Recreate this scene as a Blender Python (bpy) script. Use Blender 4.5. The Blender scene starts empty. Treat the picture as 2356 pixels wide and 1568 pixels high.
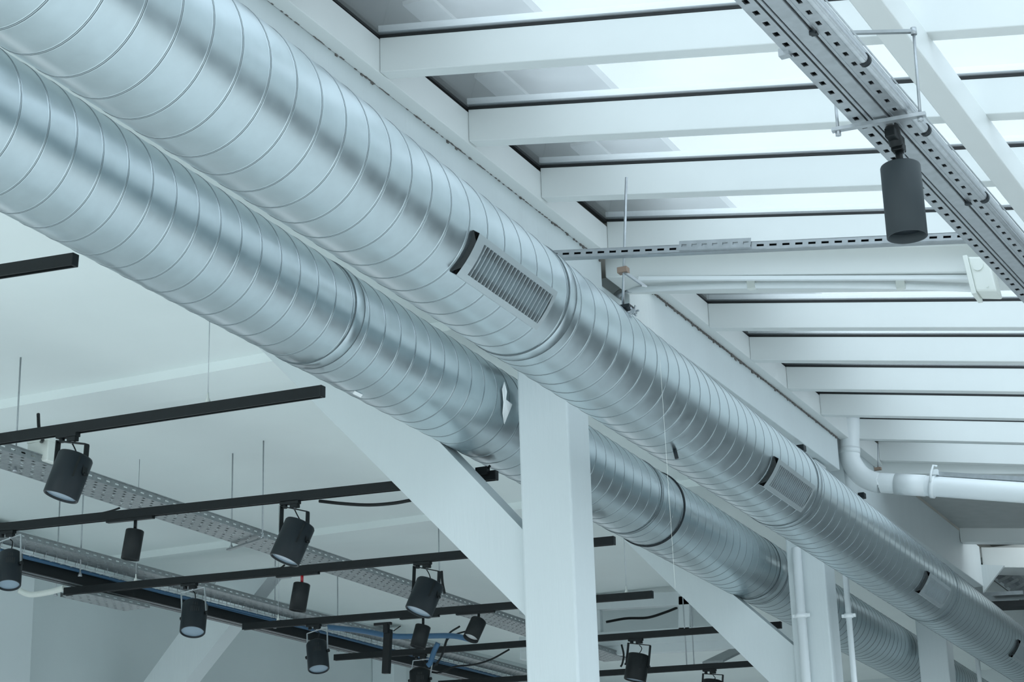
import bpy, math, random
from mathutils import Vector, Matrix
random.seed(7)
V = Vector
# ------------------------------------------------------------------ camera
F, CX, CY = 4250.0, 1178.0, 784.0
dY = V((2085, 1275, F)).normalized()
up = V((-430, -13500, F)); dZ = (up - up.dot(dY) * dY).normalized()
dX = dY.cross(dZ)
EYE = V((0, 0, 1.6))
def wdir(c): return V((c.dot(dX), c.dot(dY), c.dot(dZ)))
def ray(px, py): return wdir(V(((px - CX) / F, (py - CY) / F, 1)))
def onX(px, py, x): r = ray(px, py); return EYE + r * (x / r.x)
def onY(px, py, y): r = ray(px, py); return EYE + r * (y / r.y)
def onZ(px, py, z): r = ray(px, py); return EYE + r * (z / r.z)      # z measured from the eye
def depth(P):
    P = P - EYE
    return P.dot(wdir(V((0, 0, 1))))
E0 = EYE.z
cam = bpy.data.cameras.new('camera'); co = bpy.data.objects.new('camera', cam)
bpy.context.scene.collection.objects.link(co); bpy.context.scene.camera = co
cr, cu, cb = wdir(V((1, 0, 0))), wdir(V((0, -1, 0))), wdir(V((0, 0, -1)))
m3 = Matrix((cr, cu, cb)).transposed()
co.matrix_world = Matrix.Translation(EYE) @ m3.to_4x4()
cam.sensor_width = 36; cam.lens = F * 36 / 2356; cam.clip_start = .05; cam.clip_end = 300
COL = bpy.context.scene.collection

# ------------------------------------------------------------------ materials
def mat(name, col, rough=.5, metal=0, noise=0, nscale=8, bump=0, bscale=40, spec=.5, stretch=None, rnoise=0):
    m = bpy.data.materials.new(name); m.use_nodes = True
    nt = m.node_tree; b = nt.nodes['Principled BSDF']
    b.inputs['Base Color'].default_value = (*col, 1); b.inputs['Roughness'].default_value = rough
    b.inputs['Metallic'].default_value = metal; b.inputs['Specular IOR Level'].default_value = spec
    tc = nt.nodes.new('ShaderNodeTexCoord'); mp = nt.nodes.new('ShaderNodeMapping')
    nt.links.new(tc.outputs['Object'], mp.inputs[0])
    if stretch: mp.inputs['Scale'].default_value = stretch
    if noise or rnoise:
        n = nt.nodes.new('ShaderNodeTexNoise'); n.inputs['Scale'].default_value = nscale; n.inputs['Detail'].default_value = 5
        nt.links.new(mp.outputs[0], n.inputs['Vector'])
        if noise:
            r = nt.nodes.new('ShaderNodeValToRGB')
            r.color_ramp.elements[0].position = .3; r.color_ramp.elements[1].position = .7
            r.color_ramp.elements[0].color = (*[c * (1 - noise) for c in col], 1)
            r.color_ramp.elements[1].color = (*[min(1, c * (1 + noise)) for c in col], 1)
            nt.links.new(n.outputs['Fac'], r.inputs[0]); nt.links.new(r.outputs[0], b.inputs['Base Color'])
        if rnoise:
            mr = nt.nodes.new('ShaderNodeMapRange'); mr.inputs[3].default_value = rough - rnoise; mr.inputs[4].default_value = rough + rnoise
            mr.inputs[1].default_value = .3; mr.inputs[2].default_value = .7
            nt.links.new(n.outputs['Fac'], mr.inputs[0]); nt.links.new(mr.outputs[0], b.inputs['Roughness'])
    if bump:
        n2 = nt.nodes.new('ShaderNodeTexNoise'); n2.inputs['Scale'].default_value = bscale; n2.inputs['Detail'].default_value = 4
        nt.links.new(mp.outputs[0], n2.inputs['Vector'])
        bp = nt.nodes.new('ShaderNodeBump'); bp.inputs['Strength'].default_value = bump; bp.inputs['Distance'].default_value = .01
        nt.links.new(n2.outputs['Fac'], bp.inputs['Height']); nt.links.new(bp.outputs[0], b.inputs['Normal'])
    return m
WHITE = mat('white_paint', (.70, .73, .72), .38, noise=.015, nscale=3)
TIMBER = mat('white_painted_timber', (.61, .665, .675), .5, noise=.02, nscale=4, bump=.25, bscale=30, stretch=(1, 1, .12))
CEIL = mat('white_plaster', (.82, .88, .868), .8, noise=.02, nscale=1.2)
WALLM = mat('grey_white_wall', (.60, .66, .665), .8, noise=.04, nscale=1)
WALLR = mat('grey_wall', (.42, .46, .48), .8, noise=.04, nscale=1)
PILM = mat('white_pilaster_paint', (.66, .72, .73), .7)
DUCT = mat('galvanised_steel', (.55, .63, .66), .31, 1.0, noise=.035, nscale=14, rnoise=.03)
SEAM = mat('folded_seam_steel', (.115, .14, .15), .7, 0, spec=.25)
GALV = mat('zinc_plated_steel', (.44, .47, .49), .42, .85, noise=.08, nscale=30)
TRAYM = mat('dull_galvanised_tray', (.27, .295, .30), .5, .5, noise=.12, nscale=30)
GRM = mat('grille_aluminium', (.50, .56, .58), .42, .8)
BLACK = mat('black_powder_coat', (.006, .009, .010), .5, noise=.1, nscale=20, spec=.3)
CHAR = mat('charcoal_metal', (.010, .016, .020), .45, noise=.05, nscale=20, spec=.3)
GREYL = mat('dark_grey_metal', (.030, .040, .045), .5, noise=.04, spec=.3)
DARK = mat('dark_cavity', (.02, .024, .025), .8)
GASK = mat('black_rubber', (.012, .014, .015), .6)
LENS = mat('pale_lens_glass', (.24, .32, .39), .25, 0, spec=.6)
LENS2 = mat('white_diffuser', (.62, .64, .64), .3)
BLUE = mat('blue_cable', (.04, .115, .21), .5)
PLAST = mat('off_white_plastic', (.68, .71, .67), .5)
PIPEM = mat('white_pipe_enamel', (.78, .82, .83), .3)
RED = mat('red_plastic', (.45, .02, .03), .4)
WOODC = mat('brass_brown', (.30, .22, .17), .6, .3)
CRACK = mat('crumbled_filler', (.16, .15, .14), .9, noise=.5, nscale=60, bump=.8, bscale=90)
PAPER = mat('white_tape', (.85, .87, .87), .6)
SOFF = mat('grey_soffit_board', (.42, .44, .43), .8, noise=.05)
FLOORM = mat('pale_concrete', (.80, .81, .80), .55, noise=.05, nscale=1.5)
UPW = mat('weathered_upper_wall', (.22, .23, .21), .85, noise=.25, nscale=1.6, stretch=(1, 1, .3))
UPL = mat('pale_upper_panel', (.6, .61, .58), .7, noise=.1, nscale=9)
def glassmat():
    m = bpy.data.materials.new('skylight_glass'); m.use_nodes = True; nt = m.node_tree; nt.nodes.clear()
    o = nt.nodes.new('ShaderNodeOutputMaterial'); t = nt.nodes.new('ShaderNodeBsdfTransparent'); g = nt.nodes.new('ShaderNodeBsdfGlossy')
    t.inputs[0].default_value = (.85, .875, .90, 1); g.inputs['Roughness'].default_value = .03
    lw = nt.nodes.new('ShaderNodeLayerWeight'); pw = nt.nodes.new('ShaderNodeMath'); pw.operation = 'POWER'; pw.inputs[1].default_value = 4.5
    nt.links.new(lw.outputs['Facing'], pw.inputs[0]); fr = nt.nodes.new('ShaderNodeMath'); fr.operation = 'MULTIPLY_ADD'; fr.inputs[1].default_value = .6; fr.inputs[2].default_value = .03
    nt.links.new(pw.outputs[0], fr.inputs[0])
    d = nt.nodes.new('ShaderNodeBsdfTranslucent'); d.inputs[0].default_value = (.85, .9, .92, 1)
    mx0 = nt.nodes.new('ShaderNodeMixShader')
    n = nt.nodes.new('ShaderNodeTexNoise'); n.inputs['Scale'].default_value = 2.5; n.inputs['Detail'].default_value = 4
    tc = nt.nodes.new('ShaderNodeTexCoord'); nt.links.new(tc.outputs['Object'], n.inputs['Vector'])
    mr = nt.nodes.new('ShaderNodeMapRange'); mr.inputs[3].default_value = .10; mr.inputs[4].default_value = .28
    nt.links.new(n.outputs['Fac'], mr.inputs[0]); nt.links.new(mr.outputs[0], mx0.inputs[0])
    nt.links.new(t.outputs[0], mx0.inputs[1]); nt.links.new(d.outputs[0], mx0.inputs[2])
    mx = nt.nodes.new('ShaderNodeMixShader'); nt.links.new(fr.outputs[0], mx.inputs[0])
    nt.links.new(mx0.outputs[0], mx.inputs[1]); nt.links.new(g.outputs[0], mx.inputs[2]); nt.links.new(mx.outputs[0], o.inputs[0])
    return m
GLASS = glassmat()

# ------------------------------------------------------------------ mesh helpers (all in world coordinates)
class MB:
    def __init__(s): s.v = []; s.f = []; s.sm = []
    def quad(s, pts, sm=False):
        i = len(s.v); s.v += [V(p) for p in pts]; s.f.append(tuple(range(i, i + len(pts)))); s.sm.append(sm); return s
    def hexa(s, p):          # 8 corners: bottom 0-3, top 4-7
        i = len(s.v); s.v += [V(q) for q in p]
        for f in ((3, 2, 1, 0), (4, 5, 6, 7), (0, 1, 5, 4), (1, 2, 6, 5), (2, 3, 7, 6), (3, 0, 4, 7)):
            s.f.append(tuple(i + k for k in f)); s.sm.append(False)
        return s
    def box(s, x0, x1, y0, y1, z0, z1):
        return s.hexa([(x0, y0, z0), (x1, y0, z0), (x1, y1, z0), (x0, y1, z0), (x0, y0, z1), (x1, y0, z1), (x1, y1, z1), (x0, y1, z1)])
    def obox(s, c, a, b, d): # centre and three half-axis vectors
        c, a, b, d = V(c), V(a), V(b), V(d)
        if a.cross(b).dot(d) < 0: a = -a
        return s.hexa([c - a - b - d, c + a - b - d, c + a + b - d, c - a + b - d, c - a - b + d, c + a - b + d, c + a + b + d, c - a + b + d])
    def bar(s, p, q, w, h, upv=(0, 0, 1)):   # bar from p to q, width w, height h
        p, q = V(p), V(q); d = (q - p); n = d.normalized(); side = n.cross(V(upv)).normalized(); u = side.cross(n)
        return s.obox((p + q) / 2, d / 2, side * w / 2, u * h / 2)
    def lathe(s, p, ax, prof, n=32, smooth=True, capa=True, capb=True):   # prof = [(dist along, radius)...]
        p, ax = V(p), V(ax).normalized(); a = ax.orthogonal().normalized(); b = ax.cross(a); i0 = len(s.v)
        for (t, r) in prof:
            for k in range(n):
                th = 2 * math.pi * k / n; s.v.append(p + ax * t + (a * math.cos(th) + b * math.sin(th)) * r)
        for j in range(len(prof) - 1):
            for k in range(n):
                k2 = (k + 1) % n
                s.f.append((i0 + j * n + k, i0 + j * n + k2, i0 + (j + 1) * n + k2, i0 + (j + 1) * n + k)); s.sm.append(smooth)
        if capa: s.f.append(tuple(i0 + k for k in reversed(range(n)))); s.sm.append(False)
        if capb: s.f.append(tuple(i0 + (len(prof) - 1) * n + k for k in range(n))); s.sm.append(False)
        return s
    def cyl(s, p, q, r, n=24): p, q = V(p), V(q); return s.lathe(p, q - p, [(0, r), ((q - p).length, r)], n)
    def tube(s, pts, r, n=10):
        pts = [V(p) for p in pts]; i0 = len(s.v); N = len(pts); prev = None
        for j, p in enumerate(pts):
            d = (pts[min(j + 1, N - 1)] - pts[max(j - 1, 0)]).normalized()
            a = d.orthogonal().normalized() if prev is None else (prev - prev.dot(d) * d).normalized()
            prev = a; b = d.cross(a)
            for k in range(n):
                th = 2 * math.pi * k / n; s.v.append(p + (a * math.cos(th) + b * math.sin(th)) * r)
        for j in range(N - 1):
            for k in range(n):
                k2 = (k + 1) % n
                s.f.append((i0 + j * n + k, i0 + j * n + k2, i0 + (j + 1) * n + k2, i0 + (j + 1) * n + k)); s.sm.append(True)
        s.f.append(tuple(i0 + k for k in reversed(range(n)))); s.sm.append(False)
        s.f.append(tuple(i0 + (N - 1) * n + k for k in range(n))); s.sm.append(False)
        return s
    def perf(s, O, U, W, L, nu, nv, fu, fv, T, stag=False):   # slotted sheet: O corner, U across (length W), L along (vector), T thickness vector
        O, U, L, T = V(O), V(U), V(L), V(T); du = U / nu; dv = L / nv
        for i in range(nu):
            for j in range(nv):
                o = O + du * i + dv * j
                cc = [o, o + du, o + du + dv, o + dv]
                off = .0 if not (stag and i % 2) else .0
                h0 = o + du * (1 - fu) / 2 + dv * ((1 - fv) / 2 + off)
                hc = [h0, h0 + du * fu, h0 + du * fu + dv * fv, h0 + dv * fv]
                if stag and (i + j) % 2: s.quad(cc); continue
                for k in range(4):
                    k2 = (k + 1) % 4
                    s.quad([cc[k], cc[k2], hc[k2], hc[k]])
                    s.quad([hc[k], hc[k2], hc[k2] + T, hc[k] + T])
        return s
def arc(pts, n=8):     # smooth curve through points (Catmull-Rom)
    pts = [V(p) for p in pts]; P = [2 * pts[0] - pts[1]] + pts + [2 * pts[-1] - pts[-2]]; out = []
    for i in range(1, len(P) - 2):
        for k in range(n):
            t = k / n; a, b, c, d = P[i - 1], P[i], P[i + 1], P[i + 2]
            out.append(.5 * ((2 * b) + (c - a) * t + (2 * a - 5 * b + 4 * c - d) * t * t + (3 * b - a - 3 * c + d) * t ** 3))
    out.append(pts[-1]); return out
def obj(name, mb, m, parent=None, bevel=0, base=None):
    if parent is not None: base = V(parent['_b'])
    elif base is None:
        n = len(mb.v); base = V((sum(v.x for v in mb.v) / n, sum(v.y for v in mb.v) / n, min(v.z for v in mb.v)))
    me = bpy.data.meshes.new(name); me.from_pydata([v - base for v in mb.v], [], mb.f); me.update()
    me.polygons.foreach_set('use_smooth', mb.sm); me.materials.append(m)
    o = bpy.data.objects.new(name, me); COL.objects.link(o)
    if parent is not None: o.parent = parent; o['_b'] = list(base)
    else: o.location = base; o['_b'] = list(base)
    if bevel:
        md = o.modifiers.new('bevel', 'BEVEL'); md.width = bevel; md.segments = 2; md.limit_method = 'ANGLE'
    return o
def empty(name, loc):
    o = bpy.data.objects.new(name, None); o.empty_display_size = .05; COL.objects.link(o); o.location = loc; o['_b'] = list(loc); return o
def tag(o, label, cat, group=None, kind=None):
    o['label'] = label; o['category'] = cat
    if group: o['group'] = group
    if kind: o['kind'] = kind
    return o
def struct(o): o['kind'] = 'structure'; return o

# ------------------------------------------------------------------ ducts
def axis_from_edges(tp, bt, R):
    def pl(e): return ray(*e[0]).cross(ray(*e[1])).normalized()
    n1, n2 = pl(tp), pl(bt); d = n1.cross(n2).normalized()
    if d.y < 0: d = -d
    D = R / math.sin(math.acos(abs(n1.dot(n2))) / 2); u1, u2 = n1.cross(d), n2.cross(d); c = ray(1178, 784)
    if u1.dot(c) < 0: u1 = -u1
    if u2.dot(c) < 0: u2 = -u2
    return EYE + (u1 + u2).normalized() * D, d
R1 = .25
P1, D1 = axis_from_edges([(0, -435), (2356, .797 * 2356 - 435)], [(0, 105), (2356, .627 * 2356 + 105)], R1)
def ax1(y): return P1 + D1 * ((y - P1.y) / D1.y)
nb = ray(0, 487).cross(ray(2000, 487 + .5225 * 2000)).normalized()
OFF = 1.13
def ax2(y):
    x = ax1(y).x - OFF
    zs = [(sg * R1 - nb.x * x - nb.y * y) / nb.z for sg in (1, -1)]
    return V((x, y, max(zs) + E0))
def hitduct(px, py, axf=ax1, R=R1):
    a0 = axf(4); d = (axf(20) - a0).normalized(); r = ray(px, py).normalized(); b = EYE - a0
    ap = r - r.dot(d) * d; bp = b - b.dot(d) * d
    A, B, C = ap.dot(ap), 2 * ap.dot(bp), bp.dot(bp) - R * R; disc = max(0, B * B - 4 * A * C)
    return EYE + r * ((-B - math.sqrt(disc)) / (2 * A))
def spiral(axf, y0, y1, R, pitch=.155, n=56, hand=1, phase=0):
    mb = MB(); a0, a1 = axf(y0), axf(y1); d = (a1 - a0).normalized(); L = (a1 - a0).length
    a = V((1, 0, 0)); a = (a - a.dot(d) * d).normalized(); b = d.cross(a)
    prof = [(0, 0.0018), (.022, .0018), (.032, -.0010), (.042, 0), (.065, 0), (.5, .0003), (.94, 0), (.978, 0), (.986, .0018), (1, .0018)]
    N = int(L / pitch * n); K = len(prof); i0 = 0
    for i in range(N + 1):
        th = 2 * math.pi * i / n * hand + phase; rad = a * math.cos(th) + b * math.sin(th)
        for (u, dr) in prof:
            s = pitch * (i / n + u) - pitch / 2
            mb.v.append(a0 + d * s + rad * (R + dr))
    for i in range(N):
        for j in range(K - 1):
            q = (i * K + j, i * K + j + 1, (i + 1) * K + j + 1, (i + 1) * K + j)
            mb.f.append(q if hand < 0 else q[::-1]); mb.sm.append(True)
    return mb
def coupling(axf, y, R, w, duct):
    obj('coupling', ring(axf, y, R, w, .0015), DUCT, duct)
    for sg in (-1, 1):
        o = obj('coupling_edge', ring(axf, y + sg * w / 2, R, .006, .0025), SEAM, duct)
def ring(axf, y, R, w, lip=.004):
    a = axf(y); d = (axf(y + 1) - a).normalized()
    return MB().lathe(a - d * w / 2, d, [(0, R), (0, R + lip), (.004, R + lip + .002), (w * .5, R + lip * .6), (w - .004, R + lip + .002), (w, R + lip), (w, R)], 72, capa=False, capb=False)
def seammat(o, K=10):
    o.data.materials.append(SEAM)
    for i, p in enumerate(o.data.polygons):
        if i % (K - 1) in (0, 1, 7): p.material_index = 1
d1 = obj('spiral_duct', spiral(ax1, 2.2, 23, R1), DUCT)
tag(d1, 'large silver spiral duct in front, nearest, with slatted vents along it', 'duct')
d2 = obj('spiral_duct', spiral(ax2, 2.6, 23, R1, phase=1.1), DUCT)
tag(d2, 'silver spiral duct behind and below, passing left of the white columns without vents', 'duct')
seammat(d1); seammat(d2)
for y in (6.68, 10.55, 14.7): coupling(ax1, y, R1, .075, d1)
yj2 = hitduct(815, 760, ax2).y
coupling(ax2, yj2, R1, .08, d2)
yj3 = hitduct(1572, 1180, ax2).y
o = obj('joint_band', ring(ax2, yj3, R1, .018, .008), CHAR, d2); o['label'] = 'dark joint band'
coupling(ax2, yj3 - .42, R1, .03, d2)
yj4 = hitduct(1800, 1330, ax2).y
coupling(ax2, yj4, R1, .2, d2)
def grille(y0, y1, ang=-34):
    ya = (y0 + y1) / 2; c = ax1(ya); d = (ax1(ya + 1) - c).normalized()
    out = V((math.cos(math.radians(ang)), 0, math.sin(math.radians(ang)))); out = (out - out.dot(d) * d).normalized(); w = d.cross(out)
    if w.z < 0: w = -w
    n = 20; L = (y1 - y0) / 2; ro = R1 + .016; P = c + out * ro; f = MB()
    hw, iw, e0, e1 = .088, .064, .062, .03
    # curved saddle frame with an opening
    def pt(s, t, h=0):   # s along, t across (-1..1 of hw)
        x = t * hw; return c + d * s + w * x + out * (math.sqrt((R1 + .026) ** 2 - (x * .8) ** 2) - .002 + h)
    S = [-L, -L + e0, L - e1, L]; T = [-1, -iw / hw, iw / hw, 1]
    for i in range(3):
        for j in range(3):
            if i == 1 and j == 1: continue
            n = 4
            for k in range(n):
                ta, tb = T[j] + (T[j + 1] - T[j]) * k / n, T[j] + (T[j + 1] - T[j]) * (k + 1) / n
                f.quad([pt(S[i], ta), pt(S[i + 1], ta), pt(S[i + 1], tb), pt(S[i], tb)], True)
    for t in (-1, 1): f.quad([pt(-L, t), pt(L, t), pt(L, t, -.035), pt(-L, t, -.035)])
    for t0 in (-iw / hw, iw / hw): f.quad([pt(-L + e0, t0), pt(L - e1, t0), pt(L - e1, t0, -.02), pt(-L + e0, t0, -.02)])
    for s0 in (-L + e0, L - e1): f.quad([pt(s0, -iw / hw), pt(s0, iw / hw), pt(s0, iw / hw, -.02), pt(s0, -iw / hw, -.02)])
    f.quad([pt(L, -1), pt(L, 1), pt(L, 1, -.035), pt(L, -1, -.035)])
    g = obj('grille', f, GRM, d1)
    g['label'] = 'slatted air vent let into the duct'
    k = MB(); n = 21
    for i in range(n):
        s = -L + e0 + (2 * L - e0 - e1) * (i + .5) / n
        k.obox((pt(s, -.62) + pt(s, .62)) / 2 + out * -.004, w * iw, d * .0028, out * .007)
    o = obj('louvre', k, GRM, g)
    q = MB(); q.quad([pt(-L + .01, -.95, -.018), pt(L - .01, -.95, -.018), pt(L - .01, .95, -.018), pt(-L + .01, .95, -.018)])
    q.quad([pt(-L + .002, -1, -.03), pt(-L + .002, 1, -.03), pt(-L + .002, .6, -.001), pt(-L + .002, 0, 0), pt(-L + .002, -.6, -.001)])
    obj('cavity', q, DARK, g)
for a, b in ((5.73, 6.47), (9.60, 10.36), (13.52, 14.3), (17.45, 18.2)): grille(a, b)

# ------------------------------------------------------------------ columns, braces, beams along the row
XW = -10.2; YE = 27
XC = -3.60; CW = .285; YC = [8.516, 13.34, 18.17]
ztop = 3.50 + E0
collab = ['thick white square timber column, nearest, rising between the two ducts',
          'white column in the middle of the row with narrow pipes beside it',
          'white column farthest right, mostly below the ducts']
for i, y in enumerate(YC):
    xs = XC - [0, .02, .18][i]
    m = MB().box(xs - CW, xs, y, y + CW, 0, ztop - (.21 if i else 0))
    c = obj('column', m, TIMBER, None, .012); tag(c, collab[i], 'column')
# slim pipes strapped beside column 2 and 3
for (px, rr, y, lab) in ((1850, .035, 13.295, 'white vertical pipe against the left edge of the middle column'),
                         (1960, .022, 13.42, 'thin white vertical pipe on the right of the middle column'),
                         (2252, .022, 18.30, 'thin white vertical pipe on the right of the farthest column')):
    p = onY(px, 1500 if px < 2000 else 1545, y); p0 = V((p.x, p.y, 0)); p1 = V((p.x, p.y, 2.62 + E0))
    root = empty('conduit_pipe', p0); obj('pipe', MB().cyl(p0, p1, rr, 16), PIPEM, root)
    cy = MB()
    zz = onY(px, 1415, y).z
    cy.cyl((p.x, p.y, zz - .015), (p.x, p.y, zz + .015), rr + .012, 16); cy.box(p.x - rr - .03, p.x + rr + .03, p.y - .008, p.y + .01, zz - .012, zz + .012)
    obj('clamp', cy, PIPEM, root); tag(root, lab, 'pipe')
def brace(pts, y0, y1, m, label):
    mb = MB(); a = [onY(px, py, y0) for px, py in pts]; b = [V((p.x, y1, p.z)) for p in a]; n = len(a)
    mb.quad(a[::-1]); mb.quad(b)
    for i in range(n): j = (i + 1) % n; mb.quad([a[i], a[j], b[j], b[i]])
    o = obj('brace', mb, m, None, .008); return tag(o, label, 'brace')
# near brace: from column 1 up to the left behind the rear duct
yb = YC[0] + .05
def line_pts(p_up, p_dn, y, ext):     # extend a line upwards
    a, b = onY(*p_up, y), onY(*p_dn, y); return a + (a - b) * ext, b
u0, u1 = line_pts((1010, 1015), (1186, 1200), yb, 1.65); l0, l1 = line_pts((895, 1100), (1196, 1403), yb, 1.0)
def prism(pts, y0, y1, m, label, name='brace'):
    mb = MB(); a = [V((p.x, y0, p.z)) for p in pts]; b = [V((p.x, y1, p.z)) for p in pts]; n = len(a)
    nrm = (a[1] - a[0]).cross(a[2] - a[1])
    if nrm.y > 0: a.reverse(); b.reverse()
    mb.quad(a); mb.quad(b[::-1])
    for i in range(n): j = (i + 1) % n; mb.quad([a[j], a[i], b[i], b[j]])
    return tag(obj(name, mb, m, None, .008), label, name)
CZ = 3.26 + E0
def upto(a, b, z): t = (z - b.z) / (a.z - b.z); return b + (a - b) * t
XCL = XC - CW
def clipx(a, b, x): t = (x - b.x) / (a.x - b.x); return b + (a - b) * t
prism([upto(u0, u1, CZ), clipx(u0, u1, XCL), clipx(l0, l1, XCL), upto(l0, l1, CZ)], yb, yb + .19, TIMBER,
      'broad white diagonal brace rising left from the nearest column')
y2 = YC[1] + .05
u0, u1 = line_pts((1500, 1215), (1700, 1378), y2, .7); l0, l1 = line_pts((1450, 1255), (1770, 1568), y2, .35)
prism([upto(u0, u1, CZ), onY(1700, 1378, y2), onY(1845, 1500, y2), V((XC - .02 - CW - .012, y2, onY(1838, 1530, y2).z)), V((XC - .02 - CW - .012, y2, onY(1838, 1650, y2).z)), ext(u0, l1, 0) if 0 else l1, upto(l0, l1, CZ)], y2, y2 + .19, TIMBER,
      'white diagonal brace behind the rear duct, left of the middle column')
y3 = 13.4
u0, u1 = line_pts((500, 1335), (330, 1568), y3, .12); l0, l1 = line_pts((606, 1340), (425, 1568), y3, .12)
def ext(a, b, t): return b + (b - a) * t
CZ3 = onY(550, 1332, y3).z
prism([upto(u0, u1, CZ3), clipx(u0, u1, XW + .01), clipx(l0, l1, XW + .01), upto(l0, l1, CZ3)], y3, y3 + .2, TIMBER,
      'white diagonal brace leaning down to the left at the lower left')
tag(obj('tie_beam', MB().box(XW + .01, onY(640, 1332, y3).x, y3 - .02, y3 + .22, CZ3 + .001, CZ3 + .07), TIMBER, None, .004), 'pale flat timber on top of the leaning brace at the lower left', 'beam')
# longitudinal beams
XB0, XB1 = -3.86, -3.575
def yX(px, py): return onX(px, py, XB1).y
segs = [(2.5, 9.02, 3.16, 3.515, 'long white beam above the front duct, left of the roof windows'),
        (9.44, 13.86, 3.30, 3.562, 'bright white beam above the front duct, between the two roof crossbeams'),
        (13.98, 19.3, 3.18, 3.60, 'shaded grey-white beam at the far end above the front duct')]
for (a, b, z0, z1, lab) in segs:
    tag(obj('beam', MB().box(XB0, XB1, a, b, z0 + E0, z1 + E0), TIMBER, None, .006), lab, 'beam')

# ------------------------------------------------------------------ skylight: sloping rafters, panes, edge frame
S = .163; XR0, XR1 = -3.5, 3.2
def dzy(y): return .009 * (y - 6.8)
def zg(x): return 3.68 - S * (x + 3.5) + E0
RH, RW = .163, .082
def rafter(y, w=RW, h=RH, x0=XR0, x1=XR1, dz=0, m=WHITE):
    return MB().hexa([(x0, y, zg(x0) - h + dz), (x1, y, zg(x1) - h + dz), (x1, y + w, zg(x1) - h + dz), (x0, y + w, zg(x0) - h + dz),
                      (x0, y, zg(x0) + dz), (x1, y, zg(x1) + dz), (x1, y + w, zg(x1) + dz), (x0, y + w, zg(x0) + dz)])
RY = [2.94, 3.79, 4.645, 5.50, 6.354, 7.215, 8.045, 8.94, 9.765, 10.625, 11.46, 12.30, 13.15, 14.02, 14.90]
rl = {2.94: 'white roof rafter nearest the viewer, crossing above the perforated tray at the top edge',
      3.79: 'white roof rafter second nearest, at the top edge of the frame',
      4.645: 'white roof rafter at the upper right corner above the diagonal purlin',
      5.50: 'white roof rafter just above the topmost visible glass pane',
      6.354: 'wide-looking white roof rafter under the topmost glass pane at the left',
      7.215: 'white roof rafter under the second glass pane from the top',
      8.045: 'white roof rafter under the third glass pane from the top',
      8.94: 'white roof rafter just above the slotted steel channel',
      9.765: 'white roof rafter on the far side of the deep crossbeam, behind the white conduit',
      10.625: 'white roof rafter first below the junction box and conduit',
      11.46: 'white roof rafter second below the junction box',
      12.30: 'white roof rafter third below the junction box',
      13.15: 'white roof rafter fourth below the junction box',
      14.02: 'white roof rafter from which the drain pipe descends',
      14.90: 'farthest white roof rafter, just above the horizontal drain pipe'}
for y in RY:
    tag(obj('rafter', rafter(y, dz=dzy(y)), WHITE, None, .004), rl[y], 'rafter', 'roof rafters under the glass')
# edge frame along the beams
for (a, b, lab) in ((2.9, 9.0, 'white edge frame of the roof windows above the near beam'), (9.44, 15.0, 'white edge frame of the roof windows above the bright far beam')):
    tag(obj('edge_frame', MB().box(XR0 - .075, XR0 - .001, a, b, zg(XR0) - RH + dzy((a + b) / 2), zg(XR0) + dzy((a + b) / 2)), WHITE, None, .003), lab, 'frame')
# crumbling joint between beam and frame
def joint(a, b, lab):
    mb = MB(); n = int((b - a) / .018); x = XB1 + .001; prev = None
    for i in range(n):
        y = a + (b - a) * i / n; h0 = .004 + .006 * random.random() + (.014 * random.random() if random.random() < .22 else 0); z = 3.517 + E0 + (b - a < 5) * .0
        z = (3.517 if a < 9 else 3.562) + E0 - (0.0 if a < 9 else .0)
        mb.box(x - .02, x + .003 + .004 * random.random(), y, y + (b - a) / n, z - h0, z + .006)
    return tag(obj('filler_joint', mb, CRACK), lab, 'joint', kind='stuff')
joint(3.2, 9.0, 'dark crumbling joint line above the near white beam')
joint(9.46, 13.85, 'dark joint line above the bright far beam')
# panes
n = 0
for i in range(len(RY) - 1):
    ya, yb_ = RY[i] + RW, RY[i + 1]
    if i == 7: ya, yb_ = 9.02, 9.03; continue
    n += 1
    DZ = dzy(yb_); g = MB(); z0, z1 = zg(XR0 - .03) + .014 + DZ, zg(XR1) + .014 + DZ
    g.hexa([(XR0 - .03, ya - .03, z0), (XR1, ya - .03, z1), (XR1, yb_ + .03, z1), (XR0 - .03, yb_ + .03, z0),
            (XR0 - .03, ya - .03, z0 + .008), (XR1, ya - .03, z1 + .008), (XR1, yb_ + .03, z1 + .008), (XR0 - .03, yb_ + .03, z0 + .008)])
    w = obj('window_%d' % n, g, GLASS); struct(w)
    k = MB()
    def sl(x0, x1, y0, y1): e, h = DZ + .0005, DZ + .0135; k.hexa([(x0, y0, zg(x0) + e), (x1, y0, zg(x1) + e), (x1, y1, zg(x1) + e), (x0, y1, zg(x0) + e), (x0, y0, zg(x0) + h), (x1, y0, zg(x1) + h), (x1, y1, zg(x1) + h), (x0, y1, zg(x0) + h)])
    sl(XR0 - .03, XR1, yb_ + .0, yb_ + .03); sl(XR0 - .03, XR1, ya - .03, ya + .0); sl(XR0 - .03, XR0, ya, yb_)
    obj('gasket', k, GASK, w)
    c = MB()
    zc = .024 + DZ
    c.hexa([(XR0, yb_ - .01, zg(XR0) + zc), (XR1, yb_ - .01, zg(XR1) + zc), (XR1, yb_ + .06, zg(XR1) + zc), (XR0, yb_ + .06, zg(XR0) + zc),
            (XR0, yb_ - .01, zg(XR0) + zc + .03), (XR1, yb_ - .01, zg(XR1) + zc + .03), (XR1, yb_ + .06, zg(XR1) + zc + .03), (XR0, yb_ + .06, zg(XR0) + zc + .03)])
    obj('glazing_cap', c, WHITE, w)
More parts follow.
